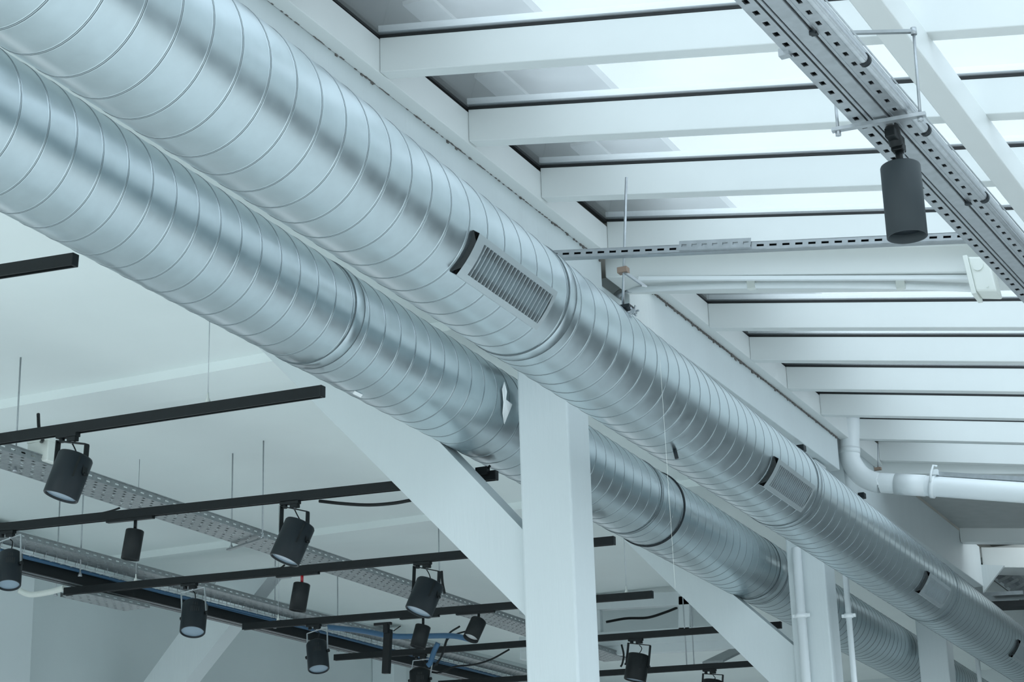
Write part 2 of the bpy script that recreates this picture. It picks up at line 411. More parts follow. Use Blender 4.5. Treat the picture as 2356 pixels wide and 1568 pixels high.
# deep crossbeam at column 1 and haunch
m = MB()
m.hexa([(-3.57, 9.06, 3.42 + E0), (XR1, 9.06, 3.42 + E0 - S * 6.7), (XR1, 9.40, 3.42 + E0 - S * 6.7), (-3.57, 9.40, 3.42 + E0),
        (-3.57, 9.06, zg(-3.5) - .04), (XR1, 9.06, zg(XR1) - .04), (XR1, 9.40, zg(XR1) - .04), (-3.57, 9.40, zg(-3.5) - .04)])
tag(obj('crossbeam', m, WHITE, None, .006), 'deep white sloping crossbeam across the roof behind the slotted channel', 'beam')
tag(obj('beam_seat', MB().box(-4.1, -3.61, 9.06, 9.78, 3.2 + E0, 3.395 + E0), TIMBER, None, .01), 'pale grey beam end block below the crossbeam, above the front duct', 'beam end')
# conduit along crossbeam with clips
yk = 9.46
cz = lambda x: 3.36 + E0 - S * (x + 3.5)
def onS(px, py, c): r = ray(px, py); return EYE + r * ((c - S * 3.57) / (r.z + S * r.x))
path = arc([onY(1408, 692, 9.38), onY(1436, 668, 9.36), onS(1500, 664, 3.395), onS(1700, 657, 3.395), onS(2000, 657, 3.395), onS(2235, 664, 3.395)], 6)
r_ = empty('conduit', path[0]); obj('pipe', MB().tube(path, .017, 12), PIPEM, r_)
for px in (1730, 2073):
    p = onS(px, 655, 3.4); obj('clip', MB().obox(p, (.022, 0, 0), (0, .022, 0), (0, 0, .024)), PLAST, r_)
o = obj('sleeve', MB().tube(arc([path[0] - V((0, .002, 0)), path[3], path[6], path[8]], 5), .021, 12), GALV, r_)
tag(r_, 'thin white conduit running along the underside of the crossbeam', 'conduit')
p0, p1 = onS(1470, 641, 3.405), onS(2232, 638, 3.405)
tag(obj('cable_channel', MB().bar(p0, p1, .03, .022), PIPEM, None, .003), 'slim white cable channel above the thin conduit', 'channel')
# junction box near tray
def jbox():
    c = onY(2262, 640, 9.0); r = empty('junction_box', c - V((0, 0, .09)))
    ax = V((.35, .93, 0)).normalized(); ax = V((1, 0, 0)); ay = V((0, 1, 0)); az = V((-.12, 0, 1)).normalized()
    obj('back_plate', MB().obox(c + V((-.052, 0, .005)), V((.012, 0, 0)), ay * .085, az * .105), PLAST, r, .003)
    obj('box_body', MB().obox(c + V((.01, 0, 0)), V((.052, 0, -.01)), ay * .075, az * .095), PLAST, r, .01)
    obj('knock_out', MB().cyl(c + V((-.005, -.075, .045)), c + V((-.005, -.083, .045)), .026, 24), PLAST, r)
    obj('cover_screw', MB().cyl(c + V((.03, -.075, -.07)), c + V((.03, -.08, -.07)), .006, 12), PLAST, r)
    tag(r, 'off-white plastic junction box hanging beside the perforated tray', 'junction box')
jbox()
# slotted channel with hanging rod
yu = 7.45
a, b = onY(1262, 585, yu), onY(2260, 541, yu)
root = empty('slotted_channel', (a + b) / 2)
dd = (b - a).normalized(); upn = V((0, -1, 0)); hh = .036; vz = dd.cross(V((0, 1, 0))).normalized()
if vz.z < 0: vz = -vz
mb = MB(); n = int((b - a).length / .058)
mb.perf(a - vz * hh / 2, vz * hh, 1, b - a, 1, n, .28, .56, V((0, .003, 0)))
mb.obox((a + b) / 2 + V((0, .022, -0)) - vz * hh / 2, (b - a) / 2, V((0, .022, 0)), vz * .0015)
mb.obox((a + b) / 2 + V((0, .022, 0)) + vz * hh / 2, (b - a) / 2, V((0, .022, 0)), vz * .0015)
obj('channel_rail', mb, GALV, root)
obj('channel_lining', MB().obox((a + b) / 2 + V((0, .03, 0)), (b - a) / 2, V((0, .002, 0)), vz * hh * .48), CHAR, root)
c = onY(1645, 562, yu)
mb = MB(); mb.perf(c - dd * .17 - vz * .022 + V((0, -.006, 0)), vz * .044, 1, dd * .34, 1, 7, .3, .5, V((0, .003, 0))); mb.obox(c + V((0, -.003, -.022)), dd * .17, V((0, .003, 0)), vz * .002)
obj('splice_plate', mb, GALV, root)
tag(root, 'slotted steel channel spanning from the front duct to the perforated tray', 'channel')
t0, t1 = onY(1446, 500, yu + .05), onY(1433, 705, yu + .05)
root = empty('threaded_rod', t1); obj('rod', MB().cyl(V((t0.x, t0.y, min(t0.z + .2, 3.4 + E0))), t1, .0065, 10), GALV, root)
c = onY(1434, 622, yu + .05)
obj('wood_spacer', MB().obox(c, (.024, 0, 0), (0, .02, 0), (0, 0, .014)), WOODC, root, .002)
c2, c3 = onY(1440, 628, yu + .04), onY(1483, 658, yu - .05)
obj('strap', MB().bar(c2, c3, .028, .006), GALV, root)
c = onY(1436, 708, yu + .05)
obj('saddle', MB().obox(c, (.036, 0, 0), (0, .03, 0), (0, 0, .008)), CHAR, root)
mb = MB(); cc = onY(1458, 717, yu + .05)
for k in range(6):
    an = k * 1.05; mb.bar(cc, cc + V((math.cos(an) * .03, -.01, math.sin(an) * .03)), .007, .007)
mb.cyl(cc + V((0, -.015, 0)), cc + V((0, .015, 0)), .012, 12)
obj('wing_nut', mb, GALV, root)
tag(root, 'threaded rod with brown spacer hanging through the slotted channel above the front duct', 'rod')

# purlin at the upper right
xa = -1.30
mb = MB(); A = onZ(1935, -20, 3.0); B = onZ(2356, 514, 3.0)
dp = (B - A).normalized(); A2 = A - dp * 3; B2 = B + dp * ((9.05 - B.y) / dp.y); wv = V((.10, 0, 0)); hz = V((0, 0, .14))
mb.hexa([A2, A2 + wv, B2 + wv, B2, A2 + hz, A2 + wv + hz, B2 + wv + hz, B2 + hz])
tag(obj('purlin', mb, WHITE, None, .006), 'diagonal white box-section purlin under the rafters at the upper right', 'beam')

# ------------------------------------------------------------------ perforated support with downlight (upper right)
ZT = 2.4
A = onZ(1690, 0, ZT); B = onZ(2356, 697, ZT); v = (B - A).normalized(); u = V((v.y, -v.x, 0)).normalized(); zz = V((0, 0, 1))
O = A - v * 2.0; Ltot = 7.5
# orientation of u: towards the right of the picture
if u.x < 0: u = -u
W = ((onZ(1872, 0, ZT) - A).dot(u))
root = empty('cable_support', O)
def strip(u0, u1, z, name, slots=True, m=GALV, t=.002, side=0.02, pitch=.076, dz=0, fu=.36, fv=.36):
    mb = MB(); o = O + u * u0 + zz * z
    if slots: mb.perf(o, u * (u1 - u0), 1, v * Ltot, 1, int(Ltot / pitch), fu, fv, zz * .003)
    else: mb.obox(o + u * (u1 - u0) / 2 + v * Ltot / 2, u * (u1 - u0) / 2, v * Ltot / 2, zz * t)
    for uu in (u0, u1): mb.obox(O + u * uu + zz * (z + side / 2) + v * Ltot / 2, u * .001, v * Ltot / 2, zz * side / 2)
    return obj(name, mb, m, root)
strip(0, W * .235, 0, 'perforated_flange', side=.03)
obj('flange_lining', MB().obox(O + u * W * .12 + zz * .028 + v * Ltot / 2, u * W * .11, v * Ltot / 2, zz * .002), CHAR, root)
strip(W * .27, W * .32, .004, 'rail_lip', False, side=.03)
strip(W * .40, W * .62, -.006, 'light_trunking', False, side=.04)
strip(W * .36, W * .385, .002, 'rail_lip', False, side=.035)
strip(W * .655, W * .70, .0, 'rail_lip', False, side=.035)
strip(W * .70, W * .90, .0, 'perforated_flange', side=.03)
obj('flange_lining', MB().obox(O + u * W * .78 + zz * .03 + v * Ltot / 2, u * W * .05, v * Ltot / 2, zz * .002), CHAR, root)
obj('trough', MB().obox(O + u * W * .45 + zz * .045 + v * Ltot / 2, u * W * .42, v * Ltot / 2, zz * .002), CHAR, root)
obj('rolled_edge', MB().cyl(O + u * W * .93 + zz * .016, O + u * W * .93 + zz * .016 + v * Ltot, .016, 16), GALV, root)
# slots on the rolled edge band
mb = MB(); mb.perf(O + u * (W * .985) + zz * .0, zz * .045, 1, v * Ltot, 1, int(Ltot / .076), .35, .3, u * -.003)
obj('side_band', mb, GALV, root)
obj('guy_wire', MB().cyl(O + u * (W * 1.06) + zz * .03, O + u * (W * 1.06) + zz * .03 + v * Ltot, .0028, 8), GALV, root)
for (px, py) in ((1975, 152), (2118, 311), (2250, 466), (2345, 590)):
    p = onZ(px, py, ZT); s = (p - O).dot(v)
    mb = MB().lathe(O + u * W * .93 + zz * .016 + v * (s - .012), v, [(0, .0165), (0, .020), (.024, .020), (.024, .0165)], 20, capa=False, capb=False)
    obj('clip', mb, CHAR, root)
p = onZ(1806, 122, ZT); obj('clip', MB().obox(p, u * .016, v * .014, zz * .012), GALV, root)
for (px, py) in ((1868, 72), (2225, 465)):
    p = onZ(px, py, ZT - .008); obj('joint_bolt', MB().cyl(p, p - zz * .01, .009, 10).obox(p + v * .02, u * .01, v * .008, zz * .003), CHAR, root)
tag(root, 'long galvanised perforated tray and trunking running diagonally at the upper right', 'cable tray')
# hanger
root = empty('hanger', onZ(2020, 282, ZT - .03))
a, b = onZ(1914, 300, ZT - .02), onZ(2130, 262, ZT - .02)
b = V((b.x, b.y, a.z))
obj('cross_bar', MB().bar(a, b, .022, .012), GALV, root)
q = onZ(1928, 298, ZT - .02); obj('rod', MB().cyl(q - zz * .015, q + zz * .09, .005, 8), GALV, root)
q = onZ(2117, 266, ZT - .02); top = q + zz * .0
yq = q.y; tp = onY(2102, 72, yq); obj('rod', MB().cyl(q - zz * .02, tp, .005, 8), GALV, root)
for s in (onZ(1928, 300, ZT - .02), q): obj('nut', MB().cyl(s - zz * .018, s - zz * .006, .010, 6), GALV, root)
tl = onY(1936, 76, yq); obj('upper_bar', MB().bar(tl, tp, .016, .010), GALV, root); obj('nut', MB().cyl(tp - zz * .012, tp + zz * .012, .010, 8), GALV, root)
tag(root, 'steel crossbar hanger with threaded rods holding the perforated tray', 'hanger')
# grey downlight
c = onZ(2071, 380, ZT - .12); L = .245; r_ = .064
root = empty('downlight', c - zz * L)
mb = MB().lathe(c, -zz, [(0, r_ - .006), (.003, r_ - .002), (.008, r_), (L, r_), (L, r_ - .004), (L - .03, r_ - .006)], 48, capb=False)
obj('lamp_body', mb, GREYL, root)
obj('reflector', MB().lathe(c - zz * (L - .03), -zz, [(0, .03), (.001, r_ - .005)], 32), CHAR, root)
obj('stem', MB().cyl(c, c + zz * .05, .012, 16), BLACK, root)
k = c + zz * .05
mb = MB().obox(k + zz * .035 - v * .03, u * .017, v * .055, zz * .016); mb.obox(k + zz * .01 - v * .0, u * .02, v * .02, zz * .014); mb.cyl(k + zz * .01 - v * .02, k + zz * .08 - v * .06, .022, 16)
obj('track_adapter', mb, BLACK, root, .004)
for s in (-1, 1): obj('wire', MB().cyl(c + u * (.008 + .006 * s) + zz * .0, c + u * (.012 + .006 * s) + zz * .05, .0012, 6), GALV, root)
tag(root, 'dark grey cylinder downlight hanging from the perforated tray', 'downlight')

# ------------------------------------------------------------------ white drain pipe
yp = 13.9 + .1; rp = .083
p = [onY(1955, 955, yp), onY(1955, 1040, yp), onY(1962, 1068, yp), onY(1985, 1096, yp), onY(2020, 1110, yp), onY(2060, 1112, yp), onY(2356, 1133, yp)]
p.append(p[-1] + (p[-1] - p[-2]) * 4)
root = empty('drain_pipe', p[0])
obj('pipe', MB().tube(arc(p, 6), rp * .95, 28), PIPEM, root)
for (i, a, b, rr) in ((0, onY(1955, 1030, yp), onY(1955, 1043, yp), rp * 1.0), (1, onY(2060, 1112.5, yp), onY(2130, 1117, yp), rp * 1.0), (2, onY(2142, 1118, yp), onY(2152, 1119, yp), rp * 1.1)):
    obj('collar', MB().cyl(a, b, rr, 28), PIPEM, root)
obj('flange', MB().cyl(onY(1955, 958, yp), onY(1955, 954, yp), rp * 1.5, 28), PIPEM, root)
ct = onY(2147, 1070, yp - .06); mb = MB().tube([onY(2140, 1108, yp - .09), onY(2142, 1085, yp - .09), ct, onY(2156, 1072, yp - .05)], .009, 8)
mb.obox(onY(2152, 1086, yp - .04), (.022, 0, 0), (0, .02, 0), (0, 0, .02)); obj('bracket', mb, PIPEM, root)
tag(root, 'white enamelled drain pipe with elbow under the far rafters', 'pipe')
a, b = onY(2156, 1090, yp), onY(2356, 1102, yp); b = b + (b - a) * 3
tag(obj('pipe_rail', MB().bar(a, b, .035, .035), GALV), 'grey steel rail just above the white drain pipe', 'rail')
a, b = onY(2020, 1020, yp + .2), onY(2020, 1078, yp + .2)
root = empty('hanging_rod', b); obj('rod', MB().cyl(a, b, .005, 8), GALV, root); obj('nut', MB().obox(b, (.026, 0, 0), (0, .02, 0), (0, 0, .01)), WOODC, root)
tag(root, 'short hanging rod with nut behind the drain pipe elbow', 'rod')
# far crossbeam behind pipe, soffit, far bands
tag(obj('crossbeam', MB().hexa([(-3.57, 14.985, 3.50 + E0), (3, 14.985, 2.65 + E0), (3, 15.25, 2.65 + E0), (-3.57, 15.25, 3.50 + E0), (-3.57, 14.985, 3.69 + E0), (3, 14.985, 2.84 + E0), (3, 15.25, 2.84 + E0), (-3.57, 15.25, 3.69 + E0)]), WHITE, None, .006),
    'white crossbeam directly behind the horizontal drain pipe', 'beam')
def slope_box(y0, y1, za, zb, x0=-3.57, x1=3, s=S): return MB().hexa([(x0, y0, za + E0), (x1, y0, za - s * (x1 - x0) + E0), (x1, y1, za - s * (x1 - x0) + E0), (x0, y1, za + E0), (x0, y0, zb + E0), (x1, y0, zb - s * (x1 - x0) + E0), (x1, y1, zb - s * (x1 - x0) + E0), (x0, y1, zb + E0)])
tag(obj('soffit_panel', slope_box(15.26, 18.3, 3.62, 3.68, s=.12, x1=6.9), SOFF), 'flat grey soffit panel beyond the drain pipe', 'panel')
tag(obj('crossbeam', slope_box(18.31, 18.45, 3.48, 3.68, s=.12, x1=6.9), WHITE, None, .004), 'white rafter strip at the far right beyond the soffit panel', 'rafter')
tag(obj('crossbeam', slope_box(19.35, 19.9, 3.39, 3.60, s=.12, x1=6.9), WHITE, None, .006), 'pale deep crossbeam at the far right end of the beam row', 'beam')
g1 = MB(); a_ = [onY(2256, 1298, 19.3), onY(2310, 1300, 19.3), onY(2262, 1362, 19.3)]; b_ = [q + V((0, .05, 0)) for q in a_]
g1.quad(a_); g1.quad(b_[::-1])
for i in range(3): g1.quad([a_[(i + 1) % 3], a_[i], b_[i], b_[(i + 1) % 3]])
tag(obj('gusset', g1, TIMBER), 'triangular white gusset plate at the far right under the crossbeam', 'gusset')
root = empty('cable_ladder', onY(2330, 1370, 20.5))
for (p0, p1) in (((2306, 1306), (2380, 1362)), ((2290, 1322), (2380, 1390))):
    obj('side_rail', MB().bar(onY(*p0, 20.2), onY(*p1, 20.2) + V((0, .8, 0)), .05, .09), GALV, root)
mb = MB()
for k in range(6):
    t = k / 5; q = onY(2300 + 70 * t, 1318 + 55 * t, 20.2); mb.bar(q - V((.08, 0, .03)), q + V((.08, 0, .03)), .03, .03)
obj('rung', mb, TRAYM, root); tag(root, 'grey cable ladder at the far right edge above the front duct', 'cable ladder')
root = empty('light_fitting', onY(2315, 1370, 19.8))
obj('housing', MB().obox(onY(2312, 1370, 19.8), (.22, 0, -.01), (0, .18, 0), (0, 0, .02)), GALV, root)
obj('louvre', MB().obox(onY(2325, 1392, 19.8), (.17, 0, -.01), (0, .15, 0), (0, 0, .03)), DARK, root)
tag(root, 'flat grey fitting with dark underside at the far right edge', 'fitting')

# ------------------------------------------------------------------ ceiling, walls, floor, outside
XW = -10.2; YE = 27
c = MB().box(XW, XB0 - .0, 1.0, YE, 3.26 + E0, 3.34 + E0).box(XB0 - .08, XB0 - .001, 1.0, YE, 3.34 + E0, 3.595 + E0); struct(obj('ceiling', c, CEIL))
for k, (ya, yb2, lab) in enumerate(((8.86, 9.28, 'shallow white ceiling beam above the second lighting rail'), (13.35, 13.75, 'shallow white ceiling beam above the fifth lighting rail'), (3.9, 4.3, 'shallow ceiling beam above the upper left rail'))):
    tag(obj('ceiling_beam', MB().box(XW, XB0, ya, yb2, 3.20 + E0, 3.262 + E0), CEIL), lab, 'beam')
fl = MB().box(XW, 7.2, -7, YE, -.12, 0); struct(obj('floor', fl, FLOORM))
wl = MB().box(XW - .2, XW, -7, YE, 0, .8).box(XW - .2, XW, -7, YE, 3.15, 3.26 + E0)
for y in (-7, -3, 1, 5, 9, 13, 17, 21, 25): wl.box(XW - .2, XW, y, y + .5, .8, 3.15)
struct(obj('wall_left', wl, WALLM))
struct(obj('wall_front', MB().box(-4.2, 7.0, -7.2, -7, 0, 3.26 + E0).box(XW, -4.2, -7.2, -7, 0, .7).box(XW, -4.2, -7.2, -7, 3.9, 3.26 + E0), WALLM))
struct(obj('wall_back', MB().box(XW, 7.2, YE, YE + .2, 0, 5.4), WALLM))
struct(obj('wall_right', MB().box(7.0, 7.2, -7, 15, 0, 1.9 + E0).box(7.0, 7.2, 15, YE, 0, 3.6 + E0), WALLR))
for k, (y, w, lab) in enumerate(((10.9, 1.15, 'pale wall pilaster at the lower left corner'), (18.2, .3, 'far pale pilaster on the left wall'))):
    tag(obj('pilaster', MB().box(XW + .002, XW + .28, y, y + w, 0, 3.2 + E0), PILM, None, .01), lab, 'pilaster')
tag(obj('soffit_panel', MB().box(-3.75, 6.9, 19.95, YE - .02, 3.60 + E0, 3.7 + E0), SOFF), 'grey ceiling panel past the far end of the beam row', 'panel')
struct(obj('floor', MB().box(-3.4, 7.0, 15.5, YE, .0, .02), mat('added_dark_floor', (.22, .23, .235), .7)))  # dark floor area added out of view to cut bounce at the far end
# outer wall above the beam, and an overhang added to shade left rafter ends
tag(obj('added_eave', MB().box(-3.795, -3.02, -4, 24, 3.95 + E0, 4.0 + E0), UPW), 'dark eave put in to shade the left rafter ends, seen through the panes', 'added_eave')
struct(obj('wall_upper', MB().box(-3.98, -3.80, -4, 24, 3.60 + E0, 5.03 + E0), UPW))
for (pa, pb, lab) in (((935, 5), (1010, 55), 'pale panel seen through the topmost pane at its left end'), ((1100, 172), (1190, 220), 'pale panel seen through the second pane at its left end'), ((1320, 332), (1400, 362), 'pale panel seen through the third pane')):
    a, b = onZ(*pa, 3.94), onZ(*pb, 3.94)
    tag(obj('roof_panel', MB().box(min(a.x, b.x) - .02, min(a.x, b.x) + .12, min(a.y, b.y), max(a.y, b.y) + .05, 3.93 + E0, 3.949 + E0), UPL), lab, 'panel')

# ------------------------------------------------------------------ lighting rails on the left
TR = {}
rails = [(5.70, (-60, 634), (170, 598), 'black lighting rail at the upper left, nearest, its end just showing'),
         (7.04, (-60, 1019), (740, 900), 'black lighting rail below the rear duct, carrying one large spotlight'),
         (8.89, (-60, 1220), (1140, 1093), 'long black lighting rail passing behind the broad brace'),
         (10.58, (150, 1360), (1411, 1243), 'black lighting rail whose left end crosses the cable tray'),
         (12.40, (560, 1441), (1499, 1367), 'black lighting rail third from the bottom left, carrying four small lamps'),
         (14.05, (770, 1512), (1795, 1437), 'thin black lighting rail passing the white beams right of the nearest column'),
         (15.90, (1010, 1572), (1855, 1518), 'lowest black lighting rail, along the bottom edge')]
RHH = .036
for i, (y, pl, pr, lab) in enumerate(rails):
    a, b = onY(*pl, y), onY(*pr, y); TR[i] = (a, b)
    root = empty('lighting_rail', (a + b) / 2); d = (b - a).normalized(); un = d.cross(V((0, 1, 0)));
    if un.z < 0: un = -un
    w2 = .019; h2 = .026
    mb = MB(); ctr = (a + b) / 2; hl = (b - a) / 2
    mb.obox(ctr + un * .006, hl, V((0, w2, 0)), un * (h2 - .006))
    for s in (-1, 1): mb.obox(ctr + V((0, s * (w2 - .004), 0)) - un * (h2 - .006), hl, V((0, .004, 0)), un * .006)
    obj('rail_body', mb, BLACK, root)
    obj('conductor', MB().obox(ctr - un * .014, hl, V((0, .002, 0)), un * .002), TRAYM, root)
    mb = MB().obox(b + d * .004, d * .006, V((0, w2 + .001, 0)), un * (h2 + .001)); obj('end_cap', mb, BLACK, root, .003)
    tag(root, lab, 'lighting rail', 'black lighting rails')
def railpt(i, px):
    a, b = TR[i]; y = a.y
    # point on rail centreline at pixel column px
    lo, hi = 0., 1.
    f = lambda t: (a + (b - a) * t)
    def pxof(P):
        q = P - EYE; dd_ = q.dot(wdir(V((0, 0, 1)))); return CX + F * q.dot(wdir(V((1, 0, 0)))) / dd_
    for _ in range(40):
        m_ = (lo + hi) / 2
        if pxof(f(m_)) < px: lo = m_
        else: hi = m_
    return f(lo)
# suspension wires and rods
def rod(P, ztop_, r, name, label, m=GALV, foot=True, cat='rod'):
    root = empty(name, P); obj('rod' if name != 'suspension_wire' else 'wire', MB().cyl(P, V((P.x, P.y, ztop_)), r, 8), m, root)
    if foot: obj('fitting', MB().lathe(P, (0, 0, 1), [(0, .016), (.012, .014), (.03, .006), (.055, .004)], 12), PLAST if name == 'suspension_wire' else m, root)
    tag(root, label, cat)
CZ0 = 3.26 + E0
for (i, px, lab) in ((1, 478, 'thin suspension wire with pale fitting holding the rail under the rear duct'),
                     (3, 312, 'thin suspension wire near the left end of the rail crossing the cable tray'),
                     (4, 1442, 'thin suspension wire right of the nearest column above a short rail end'),
                                          (4, 640, 'thin suspension wire at the left end of the rail with four small lamps')):
    P = railpt(i, px) + V((0, 0, .022)); rod(P, CZ0, .0022, 'suspension_wire', lab, GALV, True, 'wire')
# ------------------------------------------------------------------ spotlights
def spot_axis(P0, px0, py0, px1, py1, asp):
    q = P0 - EYE; dep = depth(P0); k = dep / F
    disp = cr * ((px1 - px0) * k) - cu * ((py1 - py0) * k)
    view = q.normalized(); L2 = disp.length
    ax = disp - view * (L2 * asp / math.sqrt(1 - asp * asp))
    return ax
def big_spot(i, pxa, top, bot, dpx, asp, label, yoke='flat', m=CHAR, lens=LENS):
    R_ = railpt(i, pxa); d = (TR[i][1] - TR[i][0]).normalized()
    T = onY(*top, R_.y); ax = spot_axis(T, *top, *bot, asp); L = ax.length * 1.12; a = ax.normalized(); r = dpx / 2 * depth(T) / F * 1.05; T = T - ax * .07; ax = ax * 1.12
    root = empty('track_spotlight', R_ - V((0, 0, .022)))
    B = T + ax; r *= .98
    mb = MB().lathe(T, a, [(0, r * .8), (.004, r * .93), (.014, r), (L - .004, r), (L, r - .003), (L, r - .009), (L - .012, r - .011)], 40, capb=False)
    body = obj('lamp_body', mb, m, root)
    obj('lens', MB().lathe(B - a * .012, a, [(0, r - .010), (.001, r - .0105)], 36), lens, root)
    # adapter in the rail
    up_ = V((0, 0, 1)); ad = MB(); c = R_ - up_ * .032
    ad.obox(c + d * .0, d * .062, V((0, .019, 0)), up_ * .012); ad.obox(c - up_ * .022 + d * .03, d * .026, V((0, .016, 0)), up_ * .012); ad.cyl(c - up_ * .01 - d * .035, c - up_ * .032 - d * .035, .014, 14)
    obj('track_adapter', ad, BLACK, root, .003)
    piv = R_ - up_ * .066 + d * .03
    obj('stem', MB().cyl(piv + up_ * .01, piv - up_ * .012, .009, 12), GALV, root)
    # yoke: two arms on either side of the body about its upper third
    side = a.cross(V((0, 1, 0)))
    sx = d if yoke == 'flat' else d
    sx = d
    s = (sx - sx.dot(a) * a).normalized(); cpt = T + a * L * .42
    topc = piv - up_ * .006; w = r + .006; yk = MB()
    fwd = s.cross(a).normalized()
    aw, at = (.017, .003) if yoke == 'flat' else (.004, .003)
    tl_, tr_ = topc - s * w, topc + s * w
    yk.bar(tl_, tr_, 2 * aw * (1 if yoke == 'flat' else 1), 2 * at, (0, 0, 1))
    for sg, e in ((-1, tl_), (1, tr_)):
        ce = cpt + s * sg * w
        if yoke == 'flat':
            dv = (ce - e); yk.obox((ce + e) / 2, dv / 2, s * at, s.cross(dv).normalized() * aw)
        else:
            yk.bar(e, V((ce.x, ce.y, ce.z)), .008, .008, (0, 1, 0))
    obj('yoke', yk, BLACK if yoke == 'flat' else GALV, root)
    for sg in (-1, 1):
        ce = cpt + s * sg * (r); kn = MB().cyl(ce, ce + s * sg * .02, .013 if yoke != 'flat' else .009, 12)
        obj('knob', kn, BLACK, root)
    if yoke == 'flat':   # slot line along the side of the body
        fb = MB(); cdir = (-(T - EYE).normalized()); cdir = (cdir - cdir.dot(a) * a).normalized()
        fb.obox(T + a * L * .33 + (cdir * .8 + s * .25).normalized() * (r + .0015), a * L * .24, s * .009, cdir * .002)
        obj('slide_arm', fb, BLACK, root)
    else:
        vb = MB(); cdir = (-(T - EYE).normalized()); cdir = (cdir - cdir.dot(a) * a).normalized(); sd = cdir.cross(a)
        for q in range(-2, 3):
            nn = (cdir + sd * q * .16).normalized(); vb.obox(T + a * L * .38 + nn * (r + .0003), a * L * .09, sd * .0028, nn * .0012)
            if abs(q) < 2: nn = (cdir + sd * q * .16).normalized(); vb.obox(T + a * L * .2 + nn * (r + .0003), a * L * .05, sd * .0028, nn * .0012)
        obj('vent_slots', vb, DARK, root)
        obj('rear_cap', MB().lathe(T + a * .012, -a, [(0, r * .9), (.015, r * .8), (.03, r * .5), (.034, r * .1)], 28), m, root)
    obj('cord', MB().tube(arc([piv - up_ * .012, piv - up_ * .04 + s * .02, T + a * .0 - s * .02 * 0 + up_ * .004, T + a * .01], 6), .0035, 8), BLACK, root)
    tag(root, label, 'spotlight', 'large spotlights on the rails')
big_spot(1, 157, (174, 1052), (141, 1138), 80, .36, 'largest black cylinder spotlight, on the rail under the rear duct at left')
big_spot(2, 668, (690, 1207), (656, 1284), 70, .36, 'black cylinder spotlight tilted down left, on the rail passing behind the brace')
big_spot(3, 972, (990, 1342), (964, 1404), 64, .4, 'black cylinder spotlight tilted down left with bluish lens, left of the nearest column')
big_spot(2, 16, (24, 1278), (20, 1342), 54, .58, 'black vented spotlight cut by the left edge, lens facing down', 'rod')
big_spot(3, 436, (449, 1392), (443, 1450), 57, .58, 'black vented spotlight in a thin yoke in front of the leaning brace', 'rod')
big_spot(4, 722, (729, 1482), (733, 1536), 48, .55, 'black vented spotlight on the rail end near the bottom, pale lens', 'rod')
big_spot(5, 966, (966, 1543), (967, 1592), 47, .3, 'black vented spotlight cut by the bottom edge left of the nearest column', 'rod', BLACK)
big_spot(5, 1462, (1470, 1508), (1461, 1562), 50, .3, 'black cylinder spotlight right of the nearest column at the bottom', 'flat', BLACK)
big_spot(6, 1632, (1640, 1566), (1636, 1610), 44, .3, 'black spotlight bracket at the bottom edge below the second brace', 'flat', BLACK)
def small_spot(i, pl, pr, top, bot, dpx, asp, label, red=False, lens=LENS2):
    A_, B_ = railpt(i, pl), railpt(i, pr); d = (B_ - A_).normalized(); un = V((0, 0, 1))
    T = onY(*top, A_.y); ax = spot_axis(T, *top, *bot, asp); L = ax.length; a = ax.normalized(); r = dpx / 2 * depth(T) / F * .98
    C_ = (A_ + B_) / 2 - un * .032; root = empty('cylinder_spotlight', C_)
    obj('track_adapter', MB().obox(C_, (B_ - A_) / 2, V((0, .016, 0)), un * .010), BLACK, root, .003)
    obj('lamp_body', MB().lathe(T, a, [(0, r * .86), (.003, r * .95), (.008, r), (L, r), (L, r - .003), (L - .035, r - .006)], 36, capb=False), BLACK, root)
    obj('lens', MB().lathe(T + a * (L - .03), a, [(0, r - .006), (.001, r - .0055)], 32), lens, root)
    st = V((T.x, T.y, C_.z)); o = obj('stem', MB().cyl(T + a * .006, st, .010, 14), RED if red else BLACK, root)
    if red: o['label'] = 'red swivel stem'
    tag(root, label, 'spotlight', 'small cylinder spotlights on the rails')
small_spot(2, 247, 354, (311, 1218), (299, 1286), 43, .3, 'small black cylinder lamp pointing down at the left, on the long rail')
small_spot(3, 637, 734, (695, 1341), (684, 1404), 40, .3, 'small black cylinder lamp with a red stem', True)
small_spot(4, 921, 1010, (974, 1438), (961, 1488), 37, .33, 'small black cylinder lamp directly below the bluish-lens spotlight')
small_spot(4, 1050, 1138, (1102, 1426), (1083, 1468), 38, .55, 'small black cylinder lamp with bright lens close to the nearest column')
# tall narrow black fixture
P = railpt(4, 889); root = empty('linear_spotlight', P)
a, b = onY(889, 1432, 12.4), onY(884, 1548, 12.4); c = onY(889, 1455, 12.4)
obj('upper_arm', MB().bar(a, c, .04, .04, (0, 1, 0)), BLACK, root, .003)
obj('lamp_body', MB().bar(onY(889, 1446, 12.4) + V((0, .03, 0)), b + V((0, .03, 0)), .058, .045, (0, 1, 0)), BLACK, root, .004)
obj('track_adapter', MB().bar(onY(862, 1436, 12.4), onY(900, 1433, 12.4), .03, .02), BLACK, root)
obj('lever', MB().bar(onY(905, 1451, 12.38), onY(922, 1439, 12.38), .008, .006), BLACK, root)
tag(root, 'tall narrow black fixture hanging upright from the rail', 'light fixture')
# stub cable end under brace
P = onY(1118, 1082, 8.86)
o = obj('power_feed', MB().obox(P + V((-.02, 0, 0)), (.035, 0, 0), (0, .02, 0), (0, 0, .02)).bar(P, onY(1128, 1070, 8.86), .01, .01), BLACK)
tag(o, 'small black power feed atop the rail end, right of the broad brace', 'power feed')

